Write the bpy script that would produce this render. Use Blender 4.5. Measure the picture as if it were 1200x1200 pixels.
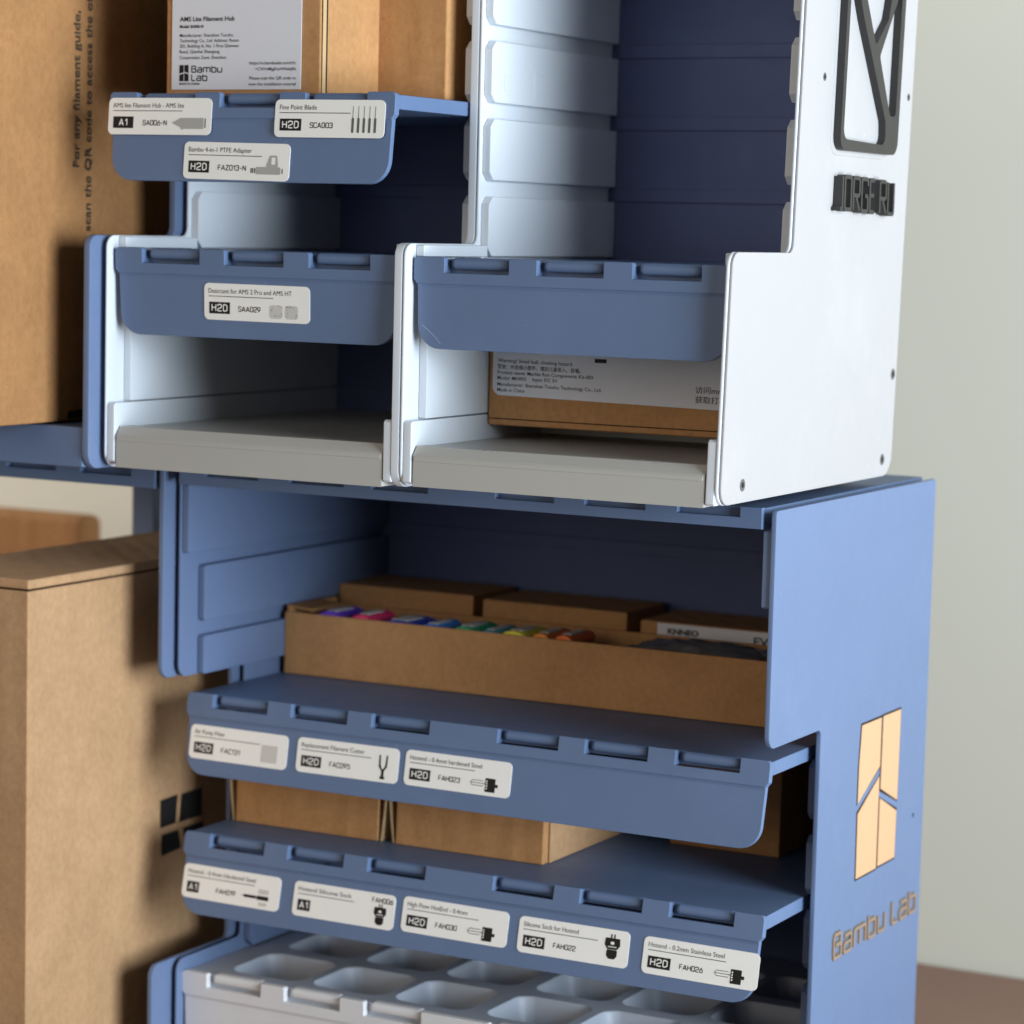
import bpy, bmesh, math, random
from mathutils import Vector, Matrix
random.seed(7)
scene = bpy.context.scene
for o in list(bpy.data.objects): bpy.data.objects.remove(o)
COL = scene.collection
MM = 0.001                                   # every dimension below is in millimetres

# ------------------------------------------------------------------ camera
CAM_LOC = (477.78, -828.47, 15.01)
RX = (0.88295923, 0.46881718, 0.02435779)    # camera right, forward, up in world axes
FW = (-0.46434341, 0.87981100, -0.10157655)
UP = (-0.06905109, 0.07837758, 0.99452949)
cam_d = bpy.data.cameras.new('camera')
cam = bpy.data.objects.new('camera', cam_d); COL.objects.link(cam)
m = Matrix(((RX[0], UP[0], -FW[0], CAM_LOC[0]*MM),
            (RX[1], UP[1], -FW[1], CAM_LOC[1]*MM),
            (RX[2], UP[2], -FW[2], CAM_LOC[2]*MM), (0, 0, 0, 1)))
cam.matrix_world = m
cam_d.sensor_width = 36; cam_d.lens = 36*3226.71/1200
cam_d.clip_start = 0.01; cam_d.clip_end = 50
cam_d.dof.use_dof = True; cam_d.dof.focus_distance = 0.938; cam_d.dof.aperture_fstop = 12.5
scene.camera = cam

# ------------------------------------------------------------------ light
world = bpy.data.worlds.new('World'); scene.world = world; world.use_nodes = True
bg = world.node_tree.nodes['Background']
bg.inputs[0].default_value = (1.0, 0.93, 0.84, 1); bg.inputs[1].default_value = 0.10
def area(name, loc, target, size, sizey, energy, color):
    l = bpy.data.lights.new(name, 'AREA'); l.shape = 'RECTANGLE'; l.size = size*MM; l.size_y = sizey*MM
    l.energy = energy; l.color = color
    o = bpy.data.objects.new(name, l); COL.objects.link(o); o.location = Vector(loc)*MM
    d = (Vector(target)-Vector(loc)).normalized()
    o.rotation_euler = d.to_track_quat('-Z', 'Z').to_euler()
    return o
area('window_light', (1515, -315, -110), (60, 60, -90), 1250, 800, 60, (0.79, 0.90, 1.0))
area('room_light', (-350, -1700, 300), (0, 0, -100), 1400, 900, 7, (1.0, 0.90, 0.78))
area('left_wall_fill', (-1500, 60, 150), (-300, 400, -50), 700, 700, 22, (1.0, 0.95, 0.88))  # added fill lamp out of view, brightens the left of the back wall
vs = scene.view_settings
scene.display_settings.display_device = 'sRGB'
vs.view_transform = 'Standard'; vs.look = 'None'; vs.exposure = 0.0; vs.gamma = 1.0; vs.use_curve_mapping = False
scene.render.engine = 'CYCLES'

# ------------------------------------------------------------------ materials
def srgb(r, g, b):
    f = lambda c: (c/255/12.92) if c/255 <= 0.04045 else ((c/255+0.055)/1.055)**2.4
    return (f(r), f(g), f(b), 1)
def base(name, color, rough=0.5, spec=0.5):
    mt = bpy.data.materials.new(name); mt.use_nodes = True
    nt = mt.node_tree; b = nt.nodes['Principled BSDF']
    b.inputs['Base Color'].default_value = color; b.inputs['Roughness'].default_value = rough
    b.inputs['Specular IOR Level'].default_value = spec
    return mt, nt, b
def plastic(name, color, rough=0.5, var=0.06, layer=0.35, spec=0.4):
    """printed plastic: faint layer lines, slight mottling and gloss changes"""
    mt, nt, b = base(name, color, rough, spec)
    tc = nt.nodes.new('ShaderNodeTexCoord')
    n1 = nt.nodes.new('ShaderNodeTexNoise'); n1.inputs['Scale'].default_value = 45; n1.inputs['Detail'].default_value = 5
    nt.links.new(tc.outputs['Object'], n1.inputs['Vector'])
    hs = nt.nodes.new('ShaderNodeMix'); hs.data_type = 'RGBA'
    hs.inputs[6].default_value = tuple(c*(1-var) for c in color[:3])+(1,)
    hs.inputs[7].default_value = tuple(min(1, c*(1+var)) for c in color[:3])+(1,)
    nt.links.new(n1.outputs['Fac'], hs.inputs[0]); nt.links.new(hs.outputs[2], b.inputs['Base Color'])
    mr = nt.nodes.new('ShaderNodeMapRange'); mr.inputs[3].default_value = rough-0.08; mr.inputs[4].default_value = rough+0.1
    n2 = nt.nodes.new('ShaderNodeTexNoise'); n2.inputs['Scale'].default_value = 120; n2.inputs['Detail'].default_value = 4
    nt.links.new(tc.outputs['Object'], n2.inputs['Vector'])
    nt.links.new(n2.outputs['Fac'], mr.inputs[0]); nt.links.new(mr.outputs[0], b.inputs['Roughness'])
    # sparse dust specks and soft scuff patches that stay on the part
    vd = nt.nodes.new('ShaderNodeTexVoronoi'); vd.inputs['Scale'].default_value = 95
    nt.links.new(tc.outputs['Object'], vd.inputs['Vector'])
    dr = nt.nodes.new('ShaderNodeMapRange'); dr.inputs[1].default_value = 0.028; dr.inputs[2].default_value = 0.05; dr.inputs[3].default_value = 0.45; dr.inputs[4].default_value = 0.0
    nt.links.new(vd.outputs['Distance'], dr.inputs[0])
    ns = nt.nodes.new('ShaderNodeTexNoise'); ns.inputs['Scale'].default_value = 14; ns.inputs['Detail'].default_value = 8; ns.inputs['Roughness'].default_value = 0.7
    nt.links.new(tc.outputs['Object'], ns.inputs['Vector'])
    sr = nt.nodes.new('ShaderNodeMapRange'); sr.inputs[1].default_value = 0.52; sr.inputs[2].default_value = 0.75; sr.inputs[3].default_value = 0.0; sr.inputs[4].default_value = 0.14
    nt.links.new(ns.outputs['Fac'], sr.inputs[0])
    am = nt.nodes.new('ShaderNodeMath'); am.operation = 'MAXIMUM'
    nt.links.new(dr.outputs[0], am.inputs[0]); nt.links.new(sr.outputs[0], am.inputs[1])
    dm = nt.nodes.new('ShaderNodeMix'); dm.data_type = 'RGBA'; dm.inputs[7].default_value = tuple(min(.85, c*1.5+0.05) for c in color[:3])+(1,)
    nt.links.new(am.outputs[0], dm.inputs[0]); nt.links.new(hs.outputs[2], dm.inputs[6]); nt.links.new(dm.outputs[2], b.inputs['Base Color'])
    mp = nt.nodes.new('ShaderNodeMapping'); mp.inputs['Scale'].default_value = (60, 60, 2600)
    nt.links.new(tc.outputs['Object'], mp.inputs['Vector'])
    n3 = nt.nodes.new('ShaderNodeTexNoise'); n3.inputs['Scale'].default_value = 1.0; n3.inputs['Detail'].default_value = 2
    nt.links.new(mp.outputs[0], n3.inputs['Vector'])
    bp = nt.nodes.new('ShaderNodeBump'); bp.inputs['Strength'].default_value = layer; bp.inputs['Distance'].default_value = 0.00012
    nt.links.new(n3.outputs['Fac'], bp.inputs['Height']); nt.links.new(bp.outputs[0], b.inputs['Normal'])
    return mt
def cardboard(name, color, dark):
    mt, nt, b = base(name, color, 0.85, 0.2)
    tc = nt.nodes.new('ShaderNodeTexCoord')
    n1 = nt.nodes.new('ShaderNodeTexNoise'); n1.inputs['Scale'].default_value = 38; n1.inputs['Detail'].default_value = 7; n1.inputs['Roughness'].default_value = 0.65
    mp = nt.nodes.new('ShaderNodeMapping'); mp.inputs['Scale'].default_value = (420, 420, 330)
    n2 = nt.nodes.new('ShaderNodeTexNoise'); n2.inputs['Scale'].default_value = 1; n2.inputs['Detail'].default_value = 6; n2.inputs['Roughness'].default_value = 0.7
    nt.links.new(tc.outputs['Object'], n1.inputs['Vector']); nt.links.new(tc.outputs['Object'], mp.inputs['Vector']); nt.links.new(mp.outputs[0], n2.inputs['Vector'])
    mx = nt.nodes.new('ShaderNodeMix'); mx.data_type = 'RGBA'; mx.inputs[6].default_value = dark; mx.inputs[7].default_value = color
    cr = nt.nodes.new('ShaderNodeMapRange'); cr.inputs[1].default_value = 0.33; cr.inputs[2].default_value = 0.62
    nt.links.new(n2.outputs['Fac'], cr.inputs[0]); nt.links.new(cr.outputs[0], mx.inputs[0])
    m2 = nt.nodes.new('ShaderNodeMix'); m2.data_type = 'RGBA'; m2.blend_type = 'MULTIPLY'; m2.inputs[0].default_value = 0.35
    g = nt.nodes.new('ShaderNodeMapRange'); g.inputs[1].default_value = 0.3; g.inputs[2].default_value = 0.7; g.inputs[3].default_value = 0.62; g.inputs[4].default_value = 1.12
    nt.links.new(n1.outputs['Fac'], g.inputs[0])
    nt.links.new(mx.outputs[2], m2.inputs[6]); nt.links.new(g.outputs[0], m2.inputs[7])
    # sparse dark and pale fibres
    v = nt.nodes.new('ShaderNodeTexVoronoi'); v.inputs['Scale'].default_value = 230
    nt.links.new(tc.outputs['Object'], v.inputs['Vector'])
    fr = nt.nodes.new('ShaderNodeMapRange'); fr.inputs[1].default_value = 0.03; fr.inputs[2].default_value = 0.10; fr.inputs[3].default_value = 0.55; fr.inputs[4].default_value = 1.0
    nt.links.new(v.outputs['Distance'], fr.inputs[0])
    m3 = nt.nodes.new('ShaderNodeMix'); m3.data_type = 'RGBA'; m3.blend_type = 'MULTIPLY'; m3.inputs[0].default_value = 0.7
    nt.links.new(m2.outputs[2], m3.inputs[6]); nt.links.new(fr.outputs[0], m3.inputs[7])
    nt.links.new(m3.outputs[2], b.inputs['Base Color'])
    # washboard of the flutes and a slow warp of the sheet
    wt = nt.nodes.new('ShaderNodeTexWave'); wt.wave_type = 'BANDS'; wt.bands_direction = 'DIAGONAL'; wt.inputs['Scale'].default_value = 52; wt.inputs['Distortion'].default_value = 0.6
    mw = nt.nodes.new('ShaderNodeMapping'); mw.inputs['Scale'].default_value = (1, 1, 0.0)
    nt.links.new(tc.outputs['Object'], mw.inputs['Vector']); nt.links.new(mw.outputs[0], wt.inputs['Vector'])
    nw = nt.nodes.new('ShaderNodeTexNoise'); nw.inputs['Scale'].default_value = 22; nw.inputs['Detail'].default_value = 3
    nt.links.new(tc.outputs['Object'], nw.inputs['Vector'])
    bw = nt.nodes.new('ShaderNodeBump'); bw.inputs['Strength'].default_value = 0.55; bw.inputs['Distance'].default_value = 0.004
    nt.links.new(nw.outputs['Fac'], bw.inputs['Height'])
    b2 = nt.nodes.new('ShaderNodeBump'); b2.inputs['Strength'].default_value = 0.16; b2.inputs['Distance'].default_value = 0.0006
    nt.links.new(wt.outputs['Fac'], b2.inputs['Height']); nt.links.new(bw.outputs[0], b2.inputs['Normal'])
    bp = nt.nodes.new('ShaderNodeBump'); bp.inputs['Strength'].default_value = 0.3; bp.inputs['Distance'].default_value = 0.0003
    nt.links.new(n2.outputs['Fac'], bp.inputs['Height']); nt.links.new(b2.outputs[0], bp.inputs['Normal']); nt.links.new(bp.outputs[0], b.inputs['Normal'])
    return mt
def simple(name, color, rough=0.6, spec=0.3, noise=0.05, scale=60):
    mt, nt, b = base(name, color, rough, spec)
    tc = nt.nodes.new('ShaderNodeTexCoord'); n = nt.nodes.new('ShaderNodeTexNoise'); n.inputs['Scale'].default_value = scale; n.inputs['Detail'].default_value = 5
    nt.links.new(tc.outputs['Object'], n.inputs['Vector'])
    mx = nt.nodes.new('ShaderNodeMix'); mx.data_type = 'RGBA'
    mx.inputs[6].default_value = tuple(c*(1-noise) for c in color[:3])+(1,); mx.inputs[7].default_value = tuple(min(1, c*(1+noise)) for c in color[:3])+(1,)
    nt.links.new(n.outputs['Fac'], mx.inputs[0]); nt.links.new(mx.outputs[2], b.inputs['Base Color'])
    return mt
M = {}
M['blue'] = plastic('blue_plastic', (0.118, 0.178, 0.31, 1), 0.5)
M['blue_side'] = plastic('blue_panel_plastic', (0.135, 0.19, 0.322, 1), 0.5, 0.04, 0.3)
M['white'] = plastic('white_plastic', (0.68, 0.72, 0.765, 1), 0.5, 0.02, 0.3)
M['grey'] = plastic('pale_grey_plastic', (0.70, 0.70, 0.715, 1), 0.5, 0.02, 0.3)
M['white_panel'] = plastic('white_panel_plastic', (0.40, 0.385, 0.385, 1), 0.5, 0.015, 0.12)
M['shaded_blue'] = plastic('shaded_blue_back_plastic', (0.075, 0.102, 0.225, 1), 0.55, 0.03, 0.2)  # rack blue darkened, shade of the deep bays put into the colour
M['sill'] = plastic('sill_plastic', (0.45, 0.44, 0.405, 1), 0.38, 0.02, 0.3)
M['black'] = plastic('charcoal_plastic', (0.026, 0.0245, 0.023, 1), 0.4, 0.1, 0.5)
M['cream'] = plastic('cream_plastic', (0.66, 0.385, 0.21, 1), 0.45, 0.02, 0.2)
M['card'] = cardboard('brown_cardboard', (0.40, 0.20, 0.080, 1), (0.335, 0.163, 0.062, 1))
M['card2'] = cardboard('pale_cardboard', (0.53, 0.32, 0.170, 1), (0.455, 0.265, 0.132, 1))
M['card3'] = cardboard('warm_cardboard', (0.54, 0.285, 0.12, 1), (0.46, 0.235, 0.094, 1))
M['edge'] = simple('cardboard_cut_edge', (0.52, 0.36, 0.19, 1), 0.9)
M['seam'] = simple('cardboard_gap', (0.03, 0.018, 0.01, 1), 0.9)
M['label'] = simple('label_paper', (0.92, 0.905, 0.86, 1), 0.5, 0.4, 0.02, 200)
M['paper'] = simple('sticker_paper', (0.72, 0.72, 0.76, 1), 0.55, 0.3, 0.02, 200)
M['ink'] = simple('black_ink', (0.012, 0.011, 0.011, 1), 0.6, 0.3)
M['inkp'] = simple('faded_ink', (0.06, 0.05, 0.04, 1), 0.8, 0.1)
M['inkg'] = simple('grey_ink', (0.42, 0.41, 0.38, 1), 0.6, 0.3)
M['inkm'] = simple('mid_grey_ink', (0.13, 0.13, 0.12, 1), 0.6, 0.3)
M['cells'] = plastic('pale_blue_grey_plastic', (0.40, 0.435, 0.50, 1), 0.45, 0.03, 0.2)
M['tan'] = plastic('tan_plastic', (0.30, 0.205, 0.15, 1), 0.5, 0.04, 0.2)
M['steel'] = simple('grey_metal', (0.10, 0.10, 0.10, 1), 0.3, 0.5)
M['wall'] = simple('painted_wall', (0.61, 0.59, 0.495, 1), 0.9, 0.1, 0.03, 3)
M['wood'] = simple('brown_wood', (0.25, 0.15, 0.11, 1), 0.6, 0.3, 0.15, 12)
M['film'] = simple('grey_plastic_film', (0.17, 0.16, 0.16, 1), 0.25, 0.6)

# ------------------------------------------------------------------ builders
class MB:
    def __init__(s): s.bm = bmesh.new()
    def _merge(s, tmp, bev, seg, ang=0.5, mi=0):
        bmesh.ops.recalc_face_normals(tmp, faces=tmp.faces[:])
        if bev > 0:
            ed = [e for e in tmp.edges if len(e.link_faces) == 2 and e.calc_face_angle(0) > ang]
            bmesh.ops.bevel(tmp, geom=ed, offset=bev, segments=seg, profile=0.5, affect='EDGES', clamp_overlap=True)
        for f in tmp.faces: f.material_index = mi; f.smooth = True
        me = bpy.data.meshes.new('tmp'); tmp.to_mesh(me); tmp.free()
        s.bm.from_mesh(me); bpy.data.meshes.remove(me)
    def box(s, x0, x1, y0, y1, z0, z1, bev=0.3, seg=2, fn=None, mi=0):
        t = bmesh.new(); bmesh.ops.create_cube(t, size=1)
        for v in t.verts:
            v.co = Vector(((x0+x1)/2+v.co.x*(x1-x0), (y0+y1)/2+v.co.y*(y1-y0), (z0+z1)/2+v.co.z*(z1-z0)))
        s._finish(t, bev, seg, fn, mi); return s
    def _finish(s, t, bev, seg, fn, mi):
        if bev > 0:
            bmesh.ops.recalc_face_normals(t, faces=t.faces[:])
            ed = [e for e in t.edges if len(e.link_faces) == 2 and e.calc_face_angle(0) > 0.5]
            bmesh.ops.bevel(t, geom=ed, offset=bev, segments=seg, profile=0.5, affect='EDGES', clamp_overlap=True)
        if fn:
            for v in t.verts: v.co = Vector(fn(*v.co))
        s._merge(t, 0, 0, mi=mi)
    def prism(s, pts, axis, a, b, bev=0.3, seg=2, fn=None, mi=0):
        """pts: outline in the plane across axis; X:(y,z) Y:(x,z) Z:(x,y)"""
        t = bmesh.new()
        def P(p, w): return {'X': (w, p[0], p[1]), 'Y': (p[0], w, p[1]), 'Z': (p[0], p[1], w)}[axis]
        va = [t.verts.new(P(p, a)) for p in pts]; vb = [t.verts.new(P(p, b)) for p in pts]
        n = len(pts)
        t.faces.new(va); t.faces.new(vb[::-1])
        for i in range(n): t.faces.new((va[i], vb[i], vb[(i+1) % n], va[(i+1) % n]))
        if bev > 0:
            bmesh.ops.recalc_face_normals(t, faces=t.faces[:])
            vs_ = set(va); vbs = set(vb)
            ed = [e for e in t.edges if (e.verts[0] in vs_ and e.verts[1] in vs_) or (e.verts[0] in vbs and e.verts[1] in vbs)]
            bmesh.ops.bevel(t, geom=ed, offset=bev, segments=seg, profile=0.5, affect='EDGES', clamp_overlap=True)
        if fn:
            for v in t.verts: v.co = Vector(fn(*v.co))
        s._merge(t, 0, 0, mi=mi); return s
    def cyl(s, c, axis, r, a, b, n=24, r2=None, bev=0.0, mi=0):
        pts = [(c[0]+r*math.cos(2*math.pi*i/n), c[1]+r*math.sin(2*math.pi*i/n)) for i in range(n)]
        return s.prism(pts, axis, a, b, bev, 1, None, mi)
    def build(s, name, mats, parent=None, org=None):
        me = bpy.data.meshes.new(name)
        org = Vector(org) if org is not None else (Vector(parent['_org']) if parent and '_org' in parent else Vector((0, 0, 0)))
        for v in s.bm.verts: v.co = (v.co-org)*MM
        bmesh.ops.recalc_face_normals(s.bm, faces=s.bm.faces[:])
        s.bm.to_mesh(me); s.bm.free()
        try: me.set_sharp_from_angle(angle=math.radians(35))
        except Exception: pass
        if not isinstance(mats, (list, tuple)): mats = [mats]
        for mt in mats: me.materials.append(mt)
        o = bpy.data.objects.new(name, me); COL.objects.link(o)
        if len(me.polygons) > 12:
            wn = o.modifiers.new('normals', 'WEIGHTED_NORMAL'); wn.keep_sharp = True; wn.weight = 100; wn.mode = 'FACE_AREA'
        if parent: o.parent = parent
        else: o.location = org*MM
        ORG[o.name] = org
        return o
ORG = {}
def rounded(pts, r, n=6):
    """round the corners of an outline; r one radius or a list"""
    out = []; N = len(pts)
    for i, p in enumerate(pts):
        ri = r[i] if isinstance(r, (list, tuple)) else r
        p = Vector(p)
        if ri <= 0: out.append((p.x, p.y)); continue
        a = (Vector(pts[i-1])-p); b = (Vector(pts[(i+1) % N])-p)
        la, lb = a.length, b.length; a.normalize(); b.normalize()
        ang = a.angle(b); d = min(ri/math.tan(ang/2), la*0.49, lb*0.49); rr = d*math.tan(ang/2)
        c = p+(a+b).normalized()*(rr/math.sin(ang/2))
        s0 = p+a*d-c; s1 = p+b*d-c
        a0 = math.atan2(s0.y, s0.x); a1 = math.atan2(s1.y, s1.x); da = (a1-a0+math.pi) % (2*math.pi)-math.pi
        for k in range(n+1):
            t = a0+da*k/n; out.append((c.x+rr*math.cos(t), c.y+rr*math.sin(t)))
    return out
def rect(x0, x1, y0, y1, r=0, n=6): return rounded([(x0, y0), (x1, y0), (x1, y1), (x0, y1)], r, n) if r else [(x0, y0), (x1, y0), (x1, y1), (x0, y1)]
def tag(o, label, cat, group=None):
    o['label'] = label; o['category'] = cat
    if group: o['group'] = group
    return o
def thing(name, loc, label, cat, group=None):
    o = bpy.data.objects.new(name, None); COL.objects.link(o); o.location = Vector(loc)*MM
    o.empty_display_size = 0.01; ORG[o.name] = Vector(loc); tag(o, label, cat, group); return o
def put(mb, name, mats, parent):
    return mb.build(name, mats, parent, ORG[parent.name])
_font = {}
def text_tris(body, bold=0.0, sx=1.0, spacing=1.0):
    """flat triangles of a line of text, as (verts2d, faces), normalised to cap height 1"""
    cu = bpy.data.curves.new('t', 'FONT'); cu.body = body; cu.size = 1.0; cu.offset = bold; cu.space_character = spacing
    cu.resolution_u = 3
    ob = bpy.data.objects.new('t', cu); COL.objects.link(ob)
    dg = bpy.context.evaluated_depsgraph_get(); me = bpy.data.meshes.new_from_object(ob.evaluated_get(dg))
    vs_ = [(v.co.x, v.co.y) for v in me.vertices]; fs = [tuple(p.vertices) for p in me.polygons]
    bpy.data.objects.remove(ob); bpy.data.curves.remove(cu); bpy.data.meshes.remove(me)
    return vs_, fs
CAP = 0.73
def add_text(mb, body, P, width=None, cap=2.0, thick=0.0, bold=0.0, mi=0, align='L', spacing=1.0, maxw=None):
    """P maps text-plane (x, y, h) in mm to 3D. cap = capital height, width = optional total width"""
    vs_, fs = text_tris(body, bold, 1.0, spacing)
    if not vs_: return
    x0 = min(v[0] for v in vs_); x1 = max(v[0] for v in vs_)
    ky = cap/CAP; kx = (width/(x1-x0)) if width else ky
    w = (x1-x0)*kx; off = {'L': 0, 'C': -w/2, 'R': -w}[align]
    t = bmesh.new()
    bv = [t.verts.new(P((v[0]-x0)*kx+off, v[1]*ky, 0)) for v in vs_]
    top = []
    for f in fs:
        try: top.append(t.faces.new([bv[i] for i in f]))
        except ValueError: pass
    if thick:
        # solid letters: raise the face by thick along the plane normal
        n = Vector(P(0, 0, 1))-Vector(P(0, 0, 0))
        r = bmesh.ops.extrude_face_region(t, geom=top)
        for e in r['geom']:
            if isinstance(e, bmesh.types.BMVert): e.co += n*thick
        bmesh.ops.recalc_face_normals(t, faces=t.faces[:])
    for f in t.faces: f.material_index = mi
    me = bpy.data.meshes.new('tt'); t.to_mesh(me); t.free(); mb.bm.from_mesh(me); bpy.data.meshes.remove(me)
GL = {}
def _g(ch, w, *strokes): GL[ch] = (w, strokes)
W0 = .58
_g('0', W0, ((0, 0), (W0, 0), (W0, 1), (0, 1), (0, 0)))
_g('1', .34, ((0, .72), (.30, 1), (.30, 0)))
_g('2', W0, ((0, .74), (0, 1), (W0, 1), (W0, .56), (0, .3), (0, 0), (W0+.02, 0)))
_g('3', W0, ((0, .8), (0, 1), (W0, 1), (W0, .54), (.2, .54)), ((.3, .54), (W0, .54), (W0, 0), (0, 0), (0, .2)))
_g('5', W0, ((W0, 1), (.04, 1), (.02, .58), (W0, .62), (W0, 0), (0, 0), (0, .18)))
_g('6', W0, ((.42, 1), (.02, .46), (0, 0), (W0, 0), (W0, .6), (.06, .56)))
_g('7', W0, ((0, 1), (W0, 1), (.18, 0)))
_g('9', W0, ((.16, 0), (W0-.02, .54), (W0, 1), (0, 1), (0, .4), (W0-.06, .44)))
_g('A', .7, ((0, 0), (.35, 1), (.7, 0)), ((.13, .3), (.57, .3)))
_g('B', W0, ((.02, 0), (0, .46), (0, 1), (W0-.04, 1), (W0-.04, .55), (.14, .55)), ((.14, .55), (W0, .53), (W0, 0), (0, 0)))
_g('C', W0, ((W0, .8), (W0, 1), (0, 1), (0, 0), (W0, 0), (W0, .2)))
_g('D', W0, ((0, 0), (0, 1), (.3, 1), (W0, .86), (W0, .14), (.3, 0), (0, 0)))
_g('E', .42, ((.42, 1), (0, 1), (0, 0), (.42, 0)), ((.03, .52), (.38, .52)))
_g('F', .5, ((.5, 1), (0, 1), (0, 0)), ((.03, .5), (.44, .5)))
_g('G', W0, ((W0, .8), (W0, 1), (0, 1), (0, 0), (W0, 0), (W0, .48), (.32, .48)))
_g('H', .6, ((0, 0), (0, 1)), ((.6, 0), (.6, 1)), ((.03, .52), (.57, .52)))
_g('J', .2, ((0, .0), (.2, 0), (.2, 1)))
_g('L', .46, ((0, 1), (0, 0), (.46, 0)))
_g('N', .62, ((0, 0), (0, 1), (.62, 0), (.62, 1)))
_g('O', W0, ((0, 0), (W0, 0), (W0, 1), (0, 1), (0, 0)))
_g('R', W0, ((0, 0), (0, 1), (W0, 1), (W0, .46), (.06, .46)), ((.26, .44), (W0+.02, 0)))
_g('S', W0, ((W0, .8), (W0, 1), (0, 1), (0, .54), (W0, .5), (W0, 0), (0, 0), (0, .2)))
_g('U', W0, ((0, 1), (0, 0), (W0, 0), (W0, 1)))
_g('Z', W0, ((0, 1), (W0, 1), (0, 0), (W0+.02, 0)))
_g('-', .4, ((0, .46), (.4, .46)))
_g(' ', .16)
_g('a', W0, ((.04, .74), (W0, .74), (W0, 0), (0, 0), (0, .4), (W0-.06, .4)))
_g('m', .95, ((0, 0), (0, .74), (.95, .74), (.95, 0)), ((.475, .7), (.475, 0)))
_g('b', W0, ((0, 1), (0, 0), (W0, 0), (W0, .74), (.06, .74)))
_g('u', W0, ((0, .74), (0, 0), (W0, 0), (W0, .74)))
def stroke_text(mb, body, P, width, cap, wt=0.13, thick=0.0, gap=.24, rad=.16, mi=0, h0=0.0):
    """squared technical lettering drawn with strokes; P as in add_text; thick makes solid raised letters"""
    tot = sum(GL[c][0] for c in body)+gap*(len(body)-1); kx = (width-wt*cap)/tot; x = wt*cap/2; n_ = 0
    hw = wt*cap/2
    for c in body:
        w, strokes = GL[c]
        for st in strokes:
            closed = st[0] == st[-1]; q = st[:-1] if closed else st
            pts = [((x+px*kx), hw+py*(cap-2*hw)) for px, py in q]
            rr = [rad*cap*0.8]*len(pts)
            if not closed: rr[0] = rr[-1] = 0
            for k in range(1, len(pts)-1) if not closed else range(len(pts)):
                e1 = Vector(pts[k-1])-Vector(pts[k]); e2 = Vector(pts[(k+1) % len(pts)])-Vector(pts[k])
                if e1.angle(e2) < 1.35: rr[k] = 0.02*cap
            pts = rounded(pts, rr, 3)
            pts = [p for k, p in enumerate(pts) if k == 0 or (Vector(p)-Vector(pts[k-1])).length > 1e-4]
            N = len(pts); L = []; R = []
            for k in range(N):
                a = Vector(pts[k-1]) if (k > 0 or closed) else None; b = Vector(pts[(k+1) % N]) if (k < N-1 or closed) else None
                p = Vector(pts[k])
                d1 = (p-a).normalized() if a is not None else (b-p).normalized(); d2 = (b-p).normalized() if b is not None else d1
                n1 = Vector((-d1.y, d1.x)); n2 = Vector((-d2.y, d2.x)); mn = (n1+n2)
                mn = mn.normalized() if mn.length > 1e-6 else n1
                ln = hw/max(0.45, mn.dot(n1))
                L.append(p+mn*ln); R.append(p-mn*ln)
            t = bmesh.new(); hh = h0+0.006*(n_ % 5); n_ += 1
            fl = [t.verts.new(P(v.x, v.y, hh+thick)) for v in L]; fr = [t.verts.new(P(v.x, v.y, hh+thick)) for v in R]
            M_ = N if closed else N-1
            if thick:
                bl = [t.verts.new(P(v.x, v.y, h0)) for v in L]; br = [t.verts.new(P(v.x, v.y, h0)) for v in R]
            for k in range(M_):
                k2 = (k+1) % N
                t.faces.new((fl[k], fr[k], fr[k2], fl[k2]))
                if thick:
                    t.faces.new((fl[k], fl[k2], bl[k2], bl[k])); t.faces.new((fr[k2], fr[k], br[k], br[k2]))
            if thick and not closed:
                t.faces.new((fl[0], bl[0], br[0], fr[0])); t.faces.new((fl[-1], fr[-1], br[-1], bl[-1]))
            if thick: bmesh.ops.recalc_face_normals(t, faces=t.faces[:])
            for f in t.faces: f.material_index = mi
            me = bpy.data.meshes.new('st'); t.to_mesh(me); t.free(); mb.bm.from_mesh(me); bpy.data.meshes.remove(me)
        x += (w+gap)*kx
def add_poly(mb, pts, P, h=0.0, mi=0):
    t = bmesh.new(); t.faces.new([t.verts.new(P(x, y, h)) for x, y in pts])
    for f in t.faces: f.material_index = mi
    me = bpy.data.meshes.new('pp'); t.to_mesh(me); t.free(); mb.bm.from_mesh(me); bpy.data.meshes.remove(me)
def flat(mb, name, mats, parent): 
    """link printed marks without recalculating normals"""
    return put(mb, name, mats, parent)

# ------------------------------------------------------------------ setting
mb = MB(); mb.box(-1500, 1500, 402, 420, -700, 1200, 0)
w = mb.build('wall', M['wall'], None, (0, 410, 0)); w['kind'] = 'structure'
mb = MB(); mb.box(-900, 900, -300, 400, -360, -327, 2)
w = mb.build('table_top', M['wood'], None, (0, 50, -340)); w['kind'] = 'structure'

# ------------------------------------------------------------------ wide blue module (lower)
XB, XBL = 122.4, -132.7
SLOTS_LOW = [-87.0, -114.6, -142.2, -169.7, -197.3, -224.9, -252.5, -280.0, -307]
low = thing('storage_rack', (0, 40, -325), 'wide blue storage rack with a cream logo on its bright side panel', 'storage rack')
def low_profile(y_top, y_mid, y_bot, zt=-77.7):
    return rounded([(y_top, zt), (y_top, -160.5), (y_mid, -160.5), (y_mid, -272.5), (y_bot, -272.5), (y_bot, -326.5), (200.8, -326.5), (200.8, zt)],
                   [1.5, 5, 2.5, 2.5, 5, 1, 1, 1.5])
mb = MB(); mb.prism(low_profile(38, 86.7, 46), 'X', 120.4, 122.4, 0.45)
wr = put(mb, 'side_wall', M['blue_side'], low)
mb = MB(); mb.prism(low_profile(45, 91, 46), 'X', -128.3, -127.3, 0.3)
wl = put(mb, 'side_wall', M['blue_side'], low)
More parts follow.
